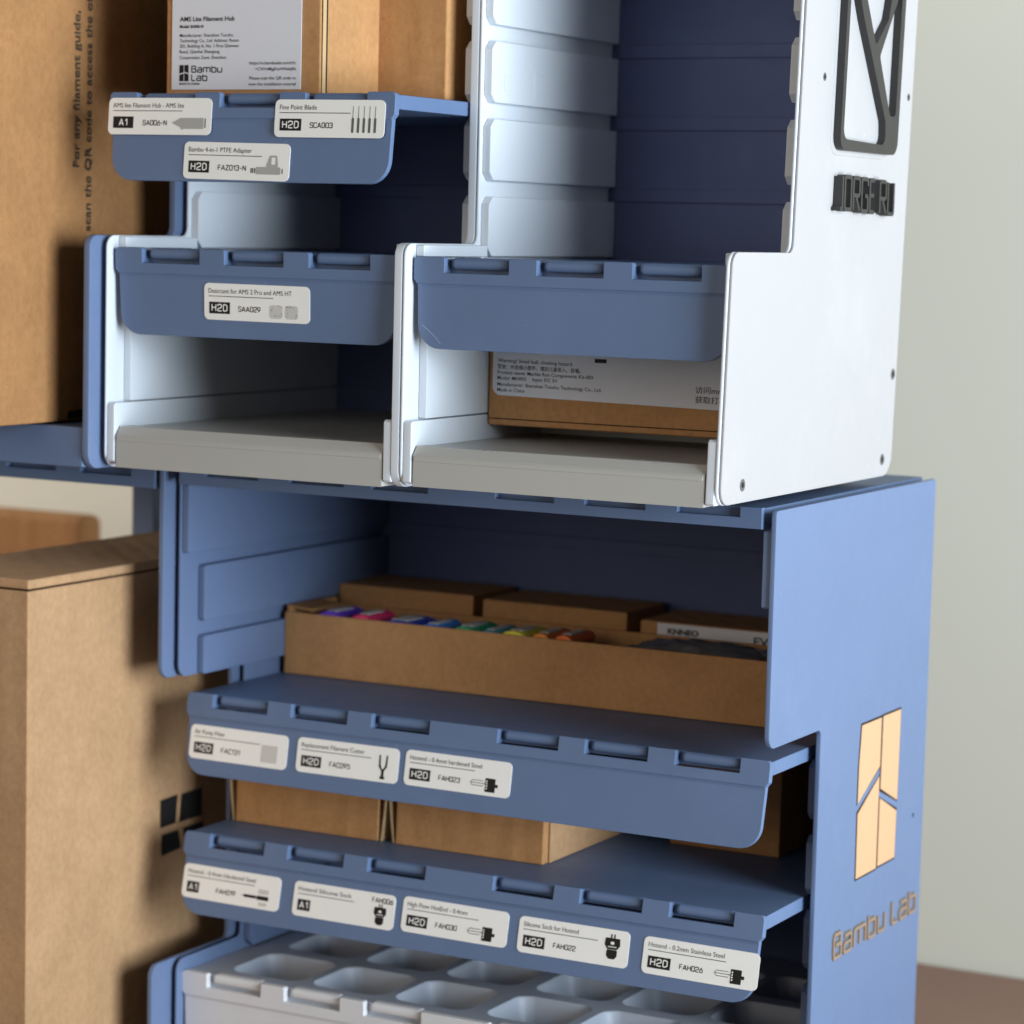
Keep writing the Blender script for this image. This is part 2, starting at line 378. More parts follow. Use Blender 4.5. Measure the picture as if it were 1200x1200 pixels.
mb = MB(); mb.prism(low_profile(38, 86.7, 33.5), 'X', -132.7, -130.4, 0.55)
wo = put(mb, 'outer_panel', M['blue_side'], low)
def rail(parent, x0, x1, y0, y1, z0, z1, ch, mat, fn=None, front=True):
    mb = MB(); c = min(ch, (z1-z0)/3)
    pts = [(y0+c, z0), (y0, z0+c), (y0, z1-c), (y0+c, z1), (y1, z1), (y1, z0)]
    mb.prism(pts, 'X', x0, x1, 0.45, 2, fn); return put(mb, 'guide_rail', mat, parent)
for side, x0, x1, par, yt, ym in (('R', 117.2, 120.37, wr, 39, 89), ('L', -127.27, -124.1, wl, 45.8, 93)):
    for k in range(len(SLOTS_LOW)-1):
        zt, zb_ = SLOTS_LOW[k]-2.9, SLOTS_LOW[k+1]+2.9
        if k == 0: rail(par, x0, x1, yt, 197, zb_, zt+5, 0.6, M['blue_side'])
        elif k < 3: rail(par, x0, x1, 57, 197, max(zb_, -160.3), zt, 0.8, M['blue_side'])
        elif k < 7: rail(par, x0, x1, ym, 197, zb_, zt, 2.6, M['blue_side'])
        else: rail(par, x0, x1, 52, 197, zb_, zt, 1, M['blue_side'])
# top panel with recessed clip slots in its front edge
mb = MB(); mb.box(-123.6, 117, 41, 200, -84.2, -77.2, 0.4)
tp = put(mb, 'top_panel', M['blue'], low)
mb = MB()
segs = []; x = -123.6
for c in (-111.5, -73.7, -38, 13.5, 49.3, 85.2):
    segs.append((x, c)); x = c+23.6
segs.append((x, 117))
comb = [(-123.6, -84.4), (117, -84.4)]
comb2 = [(117, -77)]
for a, b in segs[::-1]: comb2 += [(b, -77), (a, -77)] if (b, -77) != comb2[-1] else [(a, -77)]
full = [(-123.6, -84.4), (117, -84.4), (117, -77.0)]
for i in range(len(segs)-1, 0, -1):
    a = segs[i][0]; b = segs[i-1][1]
    full += [(a, -77.0), (a, -80.6), (b, -80.6), (b, -77.0)]
full += [(-123.6, -77.0)]
mb.prism(full, 'Y', 37.8, 40.9, 0.4)
put(mb, 'front_edge', M['blue'], tp)
# back panel with the slot lines
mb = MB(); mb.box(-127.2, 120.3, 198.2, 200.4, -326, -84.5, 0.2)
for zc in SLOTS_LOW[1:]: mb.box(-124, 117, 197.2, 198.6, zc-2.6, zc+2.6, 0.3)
put(mb, 'back_panel', M['shaded_blue'], low)
mb = MB(); mb.box(-127.2, 120.3, 47, 198, -326, -318, 0.6); put(mb, 'base_panel', M['blue'], low)
# logo pieces and lettering on the right panel
PX = lambda x, y, h: (XB+h, x, y)          # text plane of the right outer face: x along depth, y up
for pts in ([(128.0, -164.9), (148.4, -164.9), (148.4, -183.6), (126.2, -194.2), (126.4, -180)],
            [(150.6, -164.7), (169.5, -164.7), (168.9, -200.2), (150.2, -192.6)],
            [(126.6, -198.2), (148.3, -187.4), (148.0, -223.0), (127.0, -223.0)],
            [(149.9, -196.2), (168.6, -204.2), (168.2, -222.6), (149.9, -222.6)]):
    mb = MB(); mb.prism(pts, 'X', XB-0.9, XB+0.35, 0.12, 1)
    put(mb, 'logo_piece', M['cream'], wr)
    mb = MB(); cx = sum(p[0] for p in pts)/len(pts); cz = sum(p[1] for p in pts)/len(pts)
    gp = [(cx+(p[0]-cx)*(1+1.0/max(6, abs(p[0]-cx))), cz+(p[1]-cz)*(1+0.8/max(6, abs(p[1]-cz)))) for p in pts]
    mb.prism(gp, 'X', XB-0.6, XB+0.03, 0, 1); put(mb, 'logo_groove', M['ink'], wr)
mb = MB(); stroke_text(mb, 'Bambu Lab', lambda x, y, h: (XB-0.15+h, 105.6+x, -249.5+y), 89.5, 10.0, 0.12, 0.75)
put(mb, 'lettering', M['tan'], wr)
mb = MB(); stroke_text(mb, 'Bambu Lab', lambda x, y, h: (XB-0.4+h, 105.0+x, -250.0+y), 90.6, 11.1, 0.25, 0.43)
put(mb, 'lettering_groove', M['inkm'], wr)
mb = MB(); mb.cyl((189, -209.7), 'X', 0.9, XB-0.5, XB+0.05); put(mb, 'peg_hole', M['ink'], wr)

# ------------------------------------------------------------------ white modules
LEAN = 0.0215
SL_UP = [-53.3, -25.5, 2.3, 30.0, 57.8, 85.5, 113.2, 141]
YW0, YW1, YWB, ZST = -4.84, 46.48, 155.54, 9.93
def up_profile(y0, y1, zb, top=134, rb=6):
    return rounded([(y0, zb), (y0, ZST), (y1, ZST), (y1, top), (YWB, top), (YWB, zb)], [rb, 4.5, 3.5, 4, 4, 8])
def up_rails(par, x0, x1, fn=None, mat=None):
    mat = mat or M['white']
    for k in range(2, 7):
        rail(par, x0, x1, 48.3, 152, SL_UP[k]+2.9 if k > 2 else SL_UP[k]+3.3, SL_UP[k+1]-2.9, 2.8, mat, fn)
    rail(par, x0, x1, 1.8, 48.0, SL_UP[2]+3.1, ZST-0.5, 0.3, mat, fn)
    rail(par, x0, x1, 5.6, 152, -51.0, SL_UP[2]-3.1, 0.3, mat, fn)
    rail(par, x0, x1, YW0+0.3, 152, -73.2, -51.4, 0.8, mat, fn)
def white_module(name, label, xl0, xl1, xr0, xr1, zb, lean):
    t = thing(name, ((xl0+xr1)/2, 0, zb), label, 'storage rack')
    fn = (lambda x, y, z: (x+LEAN*z, y, z)) if lean else None
    mb = MB(); mb.prism(up_profile(YW0, YW1, zb-0.3), 'X', xl0, xl1, 0.5); a = put(mb, 'side_wall', M['white'], t)
    up_rails(a, xl1+0.03, xl1+3.3)
    mb = MB(); mb.prism(up_profile(YW0, YW1, zb+(0.9 if lean else 0.3)), 'X', xr0, xr1, 0.4, 2, fn); b = put(mb, 'side_wall', M['white'], t)
    up_rails(b, xr0-3.3, xr0-0.03, fn)
    s = xl1+3.6; e = xr0-3.6-(1.6 if lean else 0)
    mb = MB(); mb.box(s, e, 4, 152, -64.5, -60.4, 0.3)
    if lean: mb.box(s, e, 92, 152, -61, -55.6, 0.5)
    f = put(mb, 'floor', M['sill'], t)
    # front sill: chamfered top, small side chamfers
    mb = MB(); pts = [(-4.2, zb+0.2), (-4.2, -63.2), (-1.6, -60.0), (5, -60.0), (5, zb+0.2)]
    mb.prism(pts, 'X', s, e, 0.7); mb.box(s+0.8, e-0.8, -4.42, -4.15, -65.2, -63.6, 0.08, 1); put(mb, 'front_sill', M['sill'], t)
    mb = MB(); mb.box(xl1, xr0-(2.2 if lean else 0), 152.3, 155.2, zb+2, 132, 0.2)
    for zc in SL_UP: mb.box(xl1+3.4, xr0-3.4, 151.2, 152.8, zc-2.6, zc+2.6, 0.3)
    put(mb, 'back_panel', M['shaded_blue'], t)
    mb = MB(); mb.box(xl1, xr0-0.1, YW1+1, 152, 129, 133, 0.3); put(mb, 'top_panel', M['white'], t)
    return t, a, b
def chips(parent, x0, x1, n):
    mb = MB()
    for k in range(n):
        x = x0+(x1-x0)*(k+random.random()*.6)/n; w = random.uniform(.5, 1.6)
        t = bmesh.new(); z = -60.0+random.uniform(-0.6, 0.1); y = -1.9+random.uniform(-.5, .6)
        a = [t.verts.new(c) for c in ((x, y, z), (x+w, y-0.3, z+random.uniform(-.1, .5)), (x+w*0.7, y+1.2, z+random.uniform(.1, .6)), (x-w*0.2, y+0.9, z+0.15))]
        t.faces.new(a[:3]); t.faces.new((a[0], a[2], a[3]))
        bmesh.ops.solidify(t, geom=t.faces[:], thickness=0.15)
        me = bpy.data.meshes.new('c'); t.to_mesh(me); t.free(); mb.bm.from_mesh(me); bpy.data.meshes.remove(me)
    return mb
ul, ula, ulb = white_module('storage_rack', 'white storage rack in the middle left, holding the desiccant tray', -127.6, -126.5, -5.2, -2.0, -75.2, False)
ur, ura, urb = white_module('storage_rack', 'white storage rack with charcoal emblem and lettering on its bright side', -1.75, -0.55, 119.1, 120.25, -74.2, True)
for cx0, cx1, cn in ((27, 36, 7), (88, 97, 7)): put(chips(ur, cx0, cx1, cn), 'chipped_edge', M['white'], ur)
fn = lambda x, y, z: (x+LEAN*z, y, z)
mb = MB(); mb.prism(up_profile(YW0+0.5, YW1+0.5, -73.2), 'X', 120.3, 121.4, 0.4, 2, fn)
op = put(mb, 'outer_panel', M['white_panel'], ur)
for (y, z) in ((66.3, 70.3), (155.9-5, 67.8), (151.5, -35), (145.2, -67.8+1), (13, -67.2)):
    xs = 121.4+LEAN*z; mb = MB()
    mb.cyl((y, z), 'X', 2.1 if z < 0 else 1.4, xs-0.5, xs+0.12, 24, mi=0); mb.cyl((y, z), 'X', 1.1 if z < 0 else 0.8, xs-0.4, xs+0.2, 6, mi=1)
    put(mb, 'screw', [M['steel'], M['ink']], op)
# shallow moulded relief on one rail of the inner left wall
xr_ = -0.55+3.28
mb = MB()
mb.prism([(57.2, 65.2), (60.6, 65.2), (60.6, 66.0), (58.0, 66.0), (58.0, 70.2), (60.6, 70.2), (60.6, 71.0), (57.2, 71.0)], 'X', xr_, xr_+0.4, 0.08, 1)
put(mb, 'embossed_bracket', M['white'], ura)
mb = MB(); mb.prism([(81, 62.5), (81.8, 62.5), (81.8, 72.6), (90, 71.6), (90, 72.3), (81.6, 73.4), (77.5, 79), (76.8, 78.6), (81, 73)], 'X', xr_, xr_+0.3, 0.06, 1)
put(mb, 'embossed_line', M['white'], ura)
# emblem: charcoal frame with slanting bars
XE = 122.9
def bars(mb, outer, holes, x0, x1):
    t = bmesh.new()
    loops = []
    for pts in [outer]+holes:
        vv = [t.verts.new((x1, p[0], p[1])) for p in pts]; loops.append(vv)
        for i in range(len(vv)): t.edges.new((vv[i], vv[(i+1) % len(vv)]))
    r = bmesh.ops.triangle_fill(t, edges=t.edges[:], use_beauty=True)
    faces = [f for f in t.faces]
    ex = bmesh.ops.extrude_face_region(t, geom=faces)
    for e in ex['geom']:
        if isinstance(e, bmesh.types.BMVert): e.co.x = x0
    bmesh.ops.recalc_face_normals(t, faces=t.faces[:])
    for f in t.faces: f.smooth = False
    me = bpy.data.meshes.new('b'); t.to_mesh(me); t.free(); mb.bm.from_mesh(me); bpy.data.meshes.remove(me)
mb = MB()
outer = rounded([(76.5, 45.8), (133.8, 45.8), (134.6, 150), (76.4, 150)], 5)
left_pane = rounded([(79.3, 49.7), (121.2, 48.9), (119.9, 57.4), (93.3, 91.7), (84.0, 106), (79.4, 106)], [4, 4.5, 3, 1, 2, 2])
mid_pane = rounded([(106.1, 83.6), (117.3, 93.6), (122, 110), (122, 128), (86, 128), (88, 109)], [1.5, 1, 1, 1, 1, 1])
right_pane = rounded([(110.6, 80.1), (124.2, 59.6), (130.0, 59.6), (130.2, 104), (128, 104)], [2, 2, 2, 1.5, 1.5])
bars(mb, outer, [left_pane, right_pane, mid_pane], XE-0.6, XE+3.1)
for v in mb.bm.verts: v.co.x += LEAN*(v.co.z-70)
put(mb, 'emblem', M['black'], op)
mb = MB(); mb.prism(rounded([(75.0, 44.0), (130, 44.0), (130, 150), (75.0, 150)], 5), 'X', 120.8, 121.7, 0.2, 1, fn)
put(mb, 'emblem_plate', M['white_panel'], op)
mb = MB(); stroke_text(mb, 'JORGE RU', lambda x, y, h: (121.6+LEAN*30+h, 78.0+x, 24.8+y-0.022*x), 54.8, 12.8, 0.11, 3.3, gap=.2, rad=.12)
put(mb, 'lettering', M['black'], op)

# neighbour module on the far left (blue)
nb = thing('storage_rack', (-230, 60, -76), 'blue storage rack holding the tall cardboard box, cut off by the left edge', 'storage rack')
mb = MB(); mb.prism(up_profile(-11.0, 42.5, -76.0), 'X', -133.0, -129.9, 0.7); put(mb, 'side_wall', M['blue_side'], nb)
mb = MB(); mb.box(-330, -133.4, -10, 152, -75.6, -60.6, 0.8); put(mb, 'floor', M['blue'], nb)
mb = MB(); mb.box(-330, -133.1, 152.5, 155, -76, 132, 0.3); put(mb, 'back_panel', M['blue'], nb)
mb = MB(); mb.prism(up_profile(-11.0, 42.5, -76.0), 'X', -333, -330.1, 0.6); put(mb, 'side_wall', M['blue_side'], nb)
nl = thing('storage_rack', (-230, 100, -326), 'blue storage rack showing only a shaded top panel and post above the lidded box', 'storage rack')
mb = MB()
mb.box(-335, -134.7, 41, 200, -86.6, -79.0, 0.4); tp2 = put(mb, 'top_panel', M['blue'], nl)
mb = MB(); full = [(-335, -86.8), (-134.7, -86.8), (-134.7, -78.8)]
for a in (-146, -182, -218): full += [(a, -78.8), (a, -82.6), (a-24, -82.6), (a-24, -78.8)]
full += [(-335, -78.8)]
mb.prism(full, 'Y', 37.8, 40.9, 0.4); put(mb, 'front_edge', M['blue'], tp2)
mb = MB(); mb.box(-226, -214.5, 150, 162, -326, -87, 0.6); put(mb, 'post', M['blue'], nl)
mb = MB(); mb.box(-335, -324, 150, 162, -326, -87, 0.6); put(mb, 'post', M['blue'], nl)

# ------------------------------------------------------------------ trays with label flaps
S_, A_, P_, W_ = 125.37, 12.05, 35.78, 25.0
LW, LH = 44.82, 13.15
def outline_hotend(mb, P, x, y):
    for k in range(3):
        yy = y+1.3-k*0.95
        add_poly(mb, [(x+0.9, yy-0.1), (x+5.6, yy-0.1), (x+5.6, yy+0.12), (x+0.9, yy+0.12)], P, 0.06, 0)
    add_poly(mb, [(x, y+0.35), (x+0.9, y+1.4), (x+0.9, y-0.75)], P, 0.06, 1)
    add_poly(mb, [(x+5.6, y+0.2), (x+6.6, y+0.2), (x+6.6, y+0.5), (x+5.6, y+0.5)], P, 0.06, 0)
    add_poly(mb, rect(x+6.4, x+10.6, y-2.6, y+2.5, 0.3, 2), P, 0.06, 0)
    add_poly(mb, rect(x+10.5, x+11.7, y-0.7, y+0.5), P, 0.06, 0)
    for k in range(4):
        add_poly(mb, rect(x+6.8, x+7.3, y-1.6+k*0.9, y-1.05+k*0.9), P, 0.11, 2)
def outline_sock(mb, P, x, y, s=1.0):
    add_poly(mb, rounded([(x-2.9*s, y+3.2*s), (x-3.1*s, y+0.6*s), (x-1.9*s, y-0.9*s), (x+1.9*s, y-0.9*s), (x+3.1*s, y+0.6*s), (x+2.9*s, y+3.2*s)], 0.4*s, 3), P, 0.06, 0)
    add_poly(mb, rounded([(x-2.1*s, y-1.0*s), (x-2.1*s, y-3.2*s), (x-1.1*s, y-4.3*s), (x+1.1*s, y-4.3*s), (x+2.1*s, y-3.2*s), (x+2.1*s, y-1.0*s)], 0.5*s, 3), P, 0.065, 0)
    for dx in (-0.9, 0.35):
        add_poly(mb, rect(x+dx*s, x+(dx+0.55)*s, y+3.2*s, y+4.6*s), P, 0.06, 0)
    add_poly(mb, rect(x-0.7*s, x+0.7*s, y+0.9*s, y+1.9*s, 0.2, 2), P, 0.12, 2)
    add_poly(mb, rect(x-1.7*s, x+1.7*s, y-0.1*s, y+0.2*s), P, 0.12, 2)
def picture(kind, mb, P):
    mid = -9.0
    if kind == 'hotend': outline_hotend(mb, P, 28.0, mid-0.2)
    elif kind == 'sock': outline_sock(mb, P, 38.2, -6.2)
    elif kind == 'sock_low': outline_sock(mb, P, 38.6, -8.0, 0.88)
    elif kind == 'nozzle':
        add_poly(mb, [(28.0, -8.9), (31.6, -7.1), (41.6, -7.1), (41.6, -11.0), (33.0, -11.0), (32.4, -11.4), (31.6, -10.4)], P, 0.06, 1)
        add_poly(mb, rect(42.1, 42.5, -10.6, -7.3), P, 0.07, 0)
    elif kind == 'adapter':
        add_poly(mb, rect(31.0, 41.2, -10.9, -8.3, 0.4, 2), P, 0.06, 1)
        add_poly(mb, rounded([(35.0, -8.4), (40.2, -8.4), (39.6, -4.2), (36.6, -4.2)], 0.4, 2), P, 0.065, 1)
        add_poly(mb, rect(37.3, 38.9, -7.4, -4.9, 0.3, 2), P, 0.08, 2)
        for x in (28.8, 29.5, 30.3, 41.8): add_poly(mb, rect(x, x+0.4, -10.5, -8.8), P, 0.07, 0)
    elif kind == 'blades':
        for k in range(5):
            x = 31.6+k*2.25
            add_poly(mb, rect(x+0.3, x+0.52, -6.4, -2.2), P, 0.06, 3)
            add_poly(mb, rect(x, x+0.95, -11.4, -6.2, 0.4, 3), P, 0.065, 3)
    elif kind == 'packs':
        for x0 in (28.0, 34.5):
            for k in range(16):
                x = x0+0.4+random.random()*4.6; y = -7.2-random.random()*4.2
                if abs(x-x0-2.6) < 1.6 and abs(y+9.4) < 1.3: continue
                add_poly(mb, rect(x, x+0.35, y, y+0.3), P, 0.06, 3)
            add_poly(mb, rect(x0, x0+5.4, -11.8, -7.0, 1.0, 4), P, 0.05, 4)
    elif kind == 'pad': add_poly(mb, rect(33.2, 40.4, -11.2, -4.6, 0.5, 3), P, 0.06, 4)
    elif kind == 'fork':
        for sx in (-1, 1):
            add_poly(mb, [(38.2+sx*1.9, -3.0), (38.2+sx*1.25, -3.0), (38.2+sx*1.0, -6.8), (38.2+sx*0.4, -8.0), (38.2+sx*0.5, -9.0), (38.2+sx*1.75, -7.4)][::sx], P, 0.06, 0)
        add_poly(mb, rect(37.7, 38.8, -11.6, -8.2, 0.3, 2), P, 0.065, 0)
        add_poly(mb, rect(37.2, 39.3, -12.0, -11.0, 0.3, 2), P, 0.07, 0)
    elif kind == 'stick':
        add_poly(mb, rect(28.6, 34.4, -9.4, -8.3, 0.3, 2), P, 0.06, 0)
        add_poly(mb, rect(34.6, 40.0, -9.7, -8.1, 0.4, 2), P, 0.06, 0)
        add_poly(mb, rect(27.6, 28.7, -9.0, -8.6), P, 0.06, 1)
        add_poly(mb, rect(35.2, 39.8, -7.4, -5.6, 0.4, 2), P, 0.06, 4)
        add_poly(mb, rect(35.6, 39.4, -11.9, -10.6, 0.4, 2), P, 0.06, 4)
PMATS = None
def sticker(tray, flapmap, lx, ld, yoff, rot, title, tw, lw_, badge, bx, code, cpos, kind):
    """label on a flap; lx, ld = its top left corner measured along the flap"""
    c, s = math.cos(rot), math.sin(rot)
    def P(x, y, h): return flapmap(lx+x*c-y*s, yoff-0.22-h, -ld+y*c+x*s)
    mb = MB()
    pts = rounded([(0, 0), (LW, 0), (LW, -LH), (0, -LH)], 2.0, 6)
    t = bmesh.new(); va = [t.verts.new(P(x, y, -0.22)) for x, y in pts]; vb = [t.verts.new(P(x, y, 0)) for x, y in pts]
    t.faces.new(vb); n = len(pts)
    for i in range(n): t.faces.new((va[i], va[(i+1) % n], vb[(i+1) % n], vb[i]))
    me = bpy.data.meshes.new('l'); t.to_mesh(me); t.free(); mb.bm.from_mesh(me); bpy.data.meshes.remove(me)
    lab = put(mb, 'label_sticker', M['label'], tray)
    mb = MB(); add_text(mb, title, lambda x, y, h: P(1.9+x, -3.5+y, 0.05), width=tw*LW, cap=1.75, bold=0.0)
    put(mb, 'title_text', M['ink'], lab)
    mb = MB(); add_poly(mb, rect(1.9, lw_*LW, -4.75, -4.5), P, 0.05); put(mb, 'underline', M['ink'], lab)
    bw = 8.9 if badge == 'H2D' else (8.9 if bx == 'wide' else 5.6)
    mb = MB(); add_poly(mb, rect(2.2, 2.2+bw, -10.9, -6.7), P, 0.05, 0)
    bwid = 6.9 if badge == 'H2D' else 3.9
    stroke_text(mb, badge, lambda x, y, h: P(2.2+(bw-bwid)/2+x, -10.1+y, 0.1+h), bwid, 2.7, 0.15, mi=1, gap=.3)
    put(mb, 'model_badge', [M['ink'], M['label']], lab)
    mb = MB(); stroke_text(mb, code, lambda x, y, h: P(cpos[0]+x, cpos[1]+y, 0.05+h), cpos[2], 2.0, 0.15)
    put(mb, 'code_text', M['ink'], lab)
    mb = MB(); picture(kind, mb, P)
    put(mb, 'product_picture', [M['ink'], M['inkg'], M['label'], M['inkm'], M['pale']], lab)
    return lab
M['pale'] = simple('pale_ink', (0.62, 0.60, 0.56, 1), 0.6)
def make_tray(name, label, cat, X0, Y0, Z0, tilt, units, back, mat, cells=False, rscale=1.0):
    W = 120+(units-1)*S_
    t = thing(name, (X0+W/2, Y0, Z0), label, cat)
    ct, st = math.cos(tilt), math.sin(tilt)
    F = lambda x, y, z: (X0+x, Y0+y*ct+z*st, Z0+z*ct-y*st)
    # flap: comb-shaped hinge band and hanging panel, one mesh
    mb = MB()
    comb = [(1.3, -3.9), (W-1.3, -3.9), (W, -2.2), (W, 5.5)]
    tabs = [(u*S_+A_+j*P_) for u in range(units) for j in range(3)]
    rad = [0.4, 0.4, 0.5, 1.6]
    for a in tabs[::-1]:
        comb += [(a+W_, 5.5), (a+W_, 0.0), (a, 0.0), (a, 5.5)]; rad += [0.5, 0.3, 0.3, 0.9]
    comb += [(0, 5.5), (0, -2.2)]; rad += [1.6, 0.5]
    mb.prism(rounded(comb, rad, 3), 'Y', -0.75, 2.4, 0.3, 2, F)
    pan = rounded([(1.2, -3), (1.9, -26.2), (W-1.9, -26.2), (W-1.2, -3)], [0.2, 8.5, 8.5, 0.2], 10)
    mb.prism(pan, 'Y', 0.0, 2.35, 0.35, 2, F)
    # soft fillet under the band
    mb.prism([(-0.4, -3.7), (0.05, -5.2), (1.5, -5.2), (1.5, -3.7)], 'X', 1.5, W-1.5, 0, 1, lambda x, y, z: F(x, y, z))
    put(mb, 'label_flap', mat, t)
    for a in tabs:
        mb = MB(); mb.box(a+1.6, a+W_-0.9, 0.75, 6.2, 1.35, 5.4, 1.7, 4, F)
        put(mb, 'hinge_tab', mat, t)
    if not cells:
        mb = MB(); mb.box(X0+0.4, X0+W-0.4, Y0+4.6, back, Z0-0.45, Z0+4.7, 0.5)
        for q0, q1 in zip([X0+0.5]+[X0+q+W_+0.3 for q in tabs], [X0+q-0.3 for q in tabs]+[X0+W-0.5]): mb.box(q0, q1, Y0+1.2, Y0+4.9, Z0-0.4, Z0+4.65, 0.4)
        mb.box(X0+0.45, X0+W-0.45, Y0+0.8, Y0+3.0, Z0-3.4, Z0+4.4, 0.4) if False else None
        put(mb, 'tray_plate', mat, t)
    return t, F
tags_ts = [('SA006', 'AMS lite Filament Hub - AMS lite', .69, .72, 'A1', 'wide', 'SA006-N', (15.2, -9.9, 10.6), 'nozzle')]
ts, Fts = make_tray('tray', 'small blue pull-out tray with three label stickers, topmost, carrying two cardboard boxes', 'tray', -125.8, -4.77, 56.02, 0.067, 1, 148, M['blue'])
sticker(ts, Fts, -0.05, -3.4, -0.78, -0.003, *tags_ts[0][1:])
sticker(ts, Fts, 71.6, -2.8, -0.78, -0.006, 'Fine Point Blade', .34, .69, 'H2D', '', 'SCA003', (14.6, -9.9, 9.4), 'blades')
sticker(ts, Fts, 33.4, 12.1, 0.0, -0.014, 'Bambu 4-in-1 PTFE Adapter', .60, .74, 'H2D', '', 'FAZ013-N', (14.8, -9.9, 12.0), 'adapter')
ls, Fls = make_tray('tray', 'small blue pull-out tray with one desiccant label sticker, left of the unlabelled one', 'tray', -125.35, -1.13, 0.16, -0.039, 1, 148, M['blue'])
sticker(ls, Fls, 38.8, 6.45, 0.0, -0.004, 'Desiccant for AMS 2 Pro and AMS HT', .79, .66, 'H2D', '', 'SAA029', (14.6, -9.9, 9.6), 'packs')
rs, Frs = make_tray('tray', 'small blue pull-out tray with a bare unlabelled flap and a thin scratch', 'tray', 0.25, 0.0, 0.0, 0.0, 1, 148, M['blue'])
mb = MB()
def streak(mb, pts, w, P):
    for (x0, y0), (x1, y1) in zip(pts, pts[1:]):
        d = Vector((x1-x0, y1-y0)).normalized(); n = Vector((-d.y, d.x))*w/2
        add_poly(mb, [(x0+n.x, y0+n.y), (x0-n.x, y0-n.y), (x1-n.x, y1-n.y), (x1+n.x, y1+n.y)], P, 0.05)
streak(mb, [(3.2, -18.0), (5.0, -19.2), (8.6, -22.0), (10.8, -24.4)], 0.16, lambda x, y, h: Frs(x, -h-0.02, y))
put(mb, 'scratch', simple('pale_scratch', (0.5, 0.58, 0.72, 1), 0.4), rs)
ta, Fa = make_tray('wide_tray', 'wide blue pull-out tray with three label stickers, under the open cardboard box', 'tray', -127.83, 51.9, -172.27, 0.161, 2, 196, M['blue'])
sticker(ta, Fa, 2.9, 6.8, 0, -0.004, 'Air Pump Filter', .31, .72, 'H2D', '', 'FAC131', (14.8, -9.9, 8.8), 'pad')
sticker(ta, Fa, 52.0, 6.7, 0, 0.002, 'Replacement Filament Cutter', .62, .73, 'H2D', '', 'FAC095', (14.8, -9.9, 9.2), 'fork')
sticker(ta, Fa, 99.65, 6.3, 0, -0.004, 'Hotend - 0.4mm hardened Steel', .68, .66, 'H2D', '', 'FAH023', (14.6, -9.9, 9.2), 'hotend')
tb, Fb = make_tray('wide_tray', 'wide blue pull-out tray with five label stickers, under the small plain cardboard boxes', 'tray', -127.83, 51.0, -227.25, 0.199, 2, 196, M['blue'])
sticker(tb, Fb, 1.5, 7.0, 0, -0.006, 'Hotend - 0.4mm Hardened Steel', .70, .74, 'A1', '', 'FAH019', (15.8, -9.9, 9.0), 'stick')
sticker(tb, Fb, 52.5, 7.3, 0, -0.002, 'Hotend Silicone Sock', .53, .60, 'A1', '', 'FAH006', (34.6, -3.6, 9.2), 'sock_low')
sticker(tb, Fb, 100.65, 6.75, 0, -0.006, 'High Flow HotEnd - 0.4mm', .57, .72, 'H2D', '', 'FAH030', (14.6, -9.9, 9.2), 'hotend')
sticker(tb, Fb, 149.9, 7.4, 0, 0.0, 'Silicone Sock for Hotend', .50, .72, 'H2D', '', 'FAH022', (14.6, -9.9, 9.2), 'sock')
sticker(tb, Fb, 200.4, 7.7, 0, -0.006, 'Hotend - 0.2mm Stainless Steel', .66, .72, 'H2D', '', 'FAH026', (14.6, -9.9, 9.2), 'hotend')
# pale organizer at the bottom: same flap, a tray with scooped cells
tc, Fc = make_tray('organizer_tray', 'pale grey organizer tray with rows of square compartments, at the bottom edge', 'tray', -127.83, 50.5, -282.9, 0.0, 2, 190, M['grey'], cells=True)
mb = MB(); t = bmesh.new()
x0, x1, y0, y1, zt = -127.4, 117.1, 53.2, 196, -277.9
holes = []
for j in range(3):
    for i in range(6):
        cx = -113.5+i*37.0+(3.0 if i > 2 else 0); cy = 60.8+j*40.3
        holes.append((cx, cx+33, cy, cy+32.5))
allv = [t.verts.new((x, y, zt)) for x, y in rect(x0, x1, y0, y1)]
eds = [t.edges.new((allv[i], allv[(i+1) % 4])) for i in range(4)]
for h in holes:
    vv = [t.verts.new((x, y, zt)) for x, y in rect(*h, 6.5, 5)]
    eds += [t.edges.new((vv[i], vv[(i+1) % len(vv)])) for i in range(len(vv))]
bmesh.ops.triangle_fill(t, edges=eds, use_beauty=True)
for f in t.faces[:]:
    c = f.calc_center_median()
    if any(h[0]+2 < c.x < h[1]-2 and h[2]+2 < c.y < h[3]-2 for h in holes): t.faces.remove(f)
for h in holes:
    rings = []
    for (ins, dz, r) in ((0, 0, 6.5), (0.4, -0.4, 6.3), (3.0, -12.5, 5.2), (4.4, -14.2, 4.6), (6.4, -14.8, 4)):
        rings.append([t.verts.new((x, y, zt+dz)) for x, y in rect(h[0]+ins, h[1]-ins, h[2]+ins, h[3]-ins, r, 5)])
    for a, b in zip(rings, rings[1:]):
        for i in range(len(a)): t.faces.new((a[i], a[(i+1) % len(a)], b[(i+1) % len(a)], b[i]))
    t.faces.new(rings[-1])
bmesh.ops.remove_doubles(t, verts=t.verts[:], dist=0.01)
for f in t.faces: f.smooth = True
me = bpy.data.meshes.new('o'); t.to_mesh(me); t.free(); mb.bm.from_mesh(me); bpy.data.meshes.remove(me)
mb.box(x0, x0+1.2, y0, y1, -300, zt-0.1, 0.2); mb.box(x1-1.2, x1, y0, y1, -300, zt-0.1, 0.2)
mb.box(x0+1.3, x1-1.3, y0, y0+1.2, -300, zt-0.1, 0.2); mb.box(x0+1.3, x1-1.3, y1-1.2, y1, -300, zt-0.1, 0.2)
put(mb, 'compartments', M['cells'], tc)

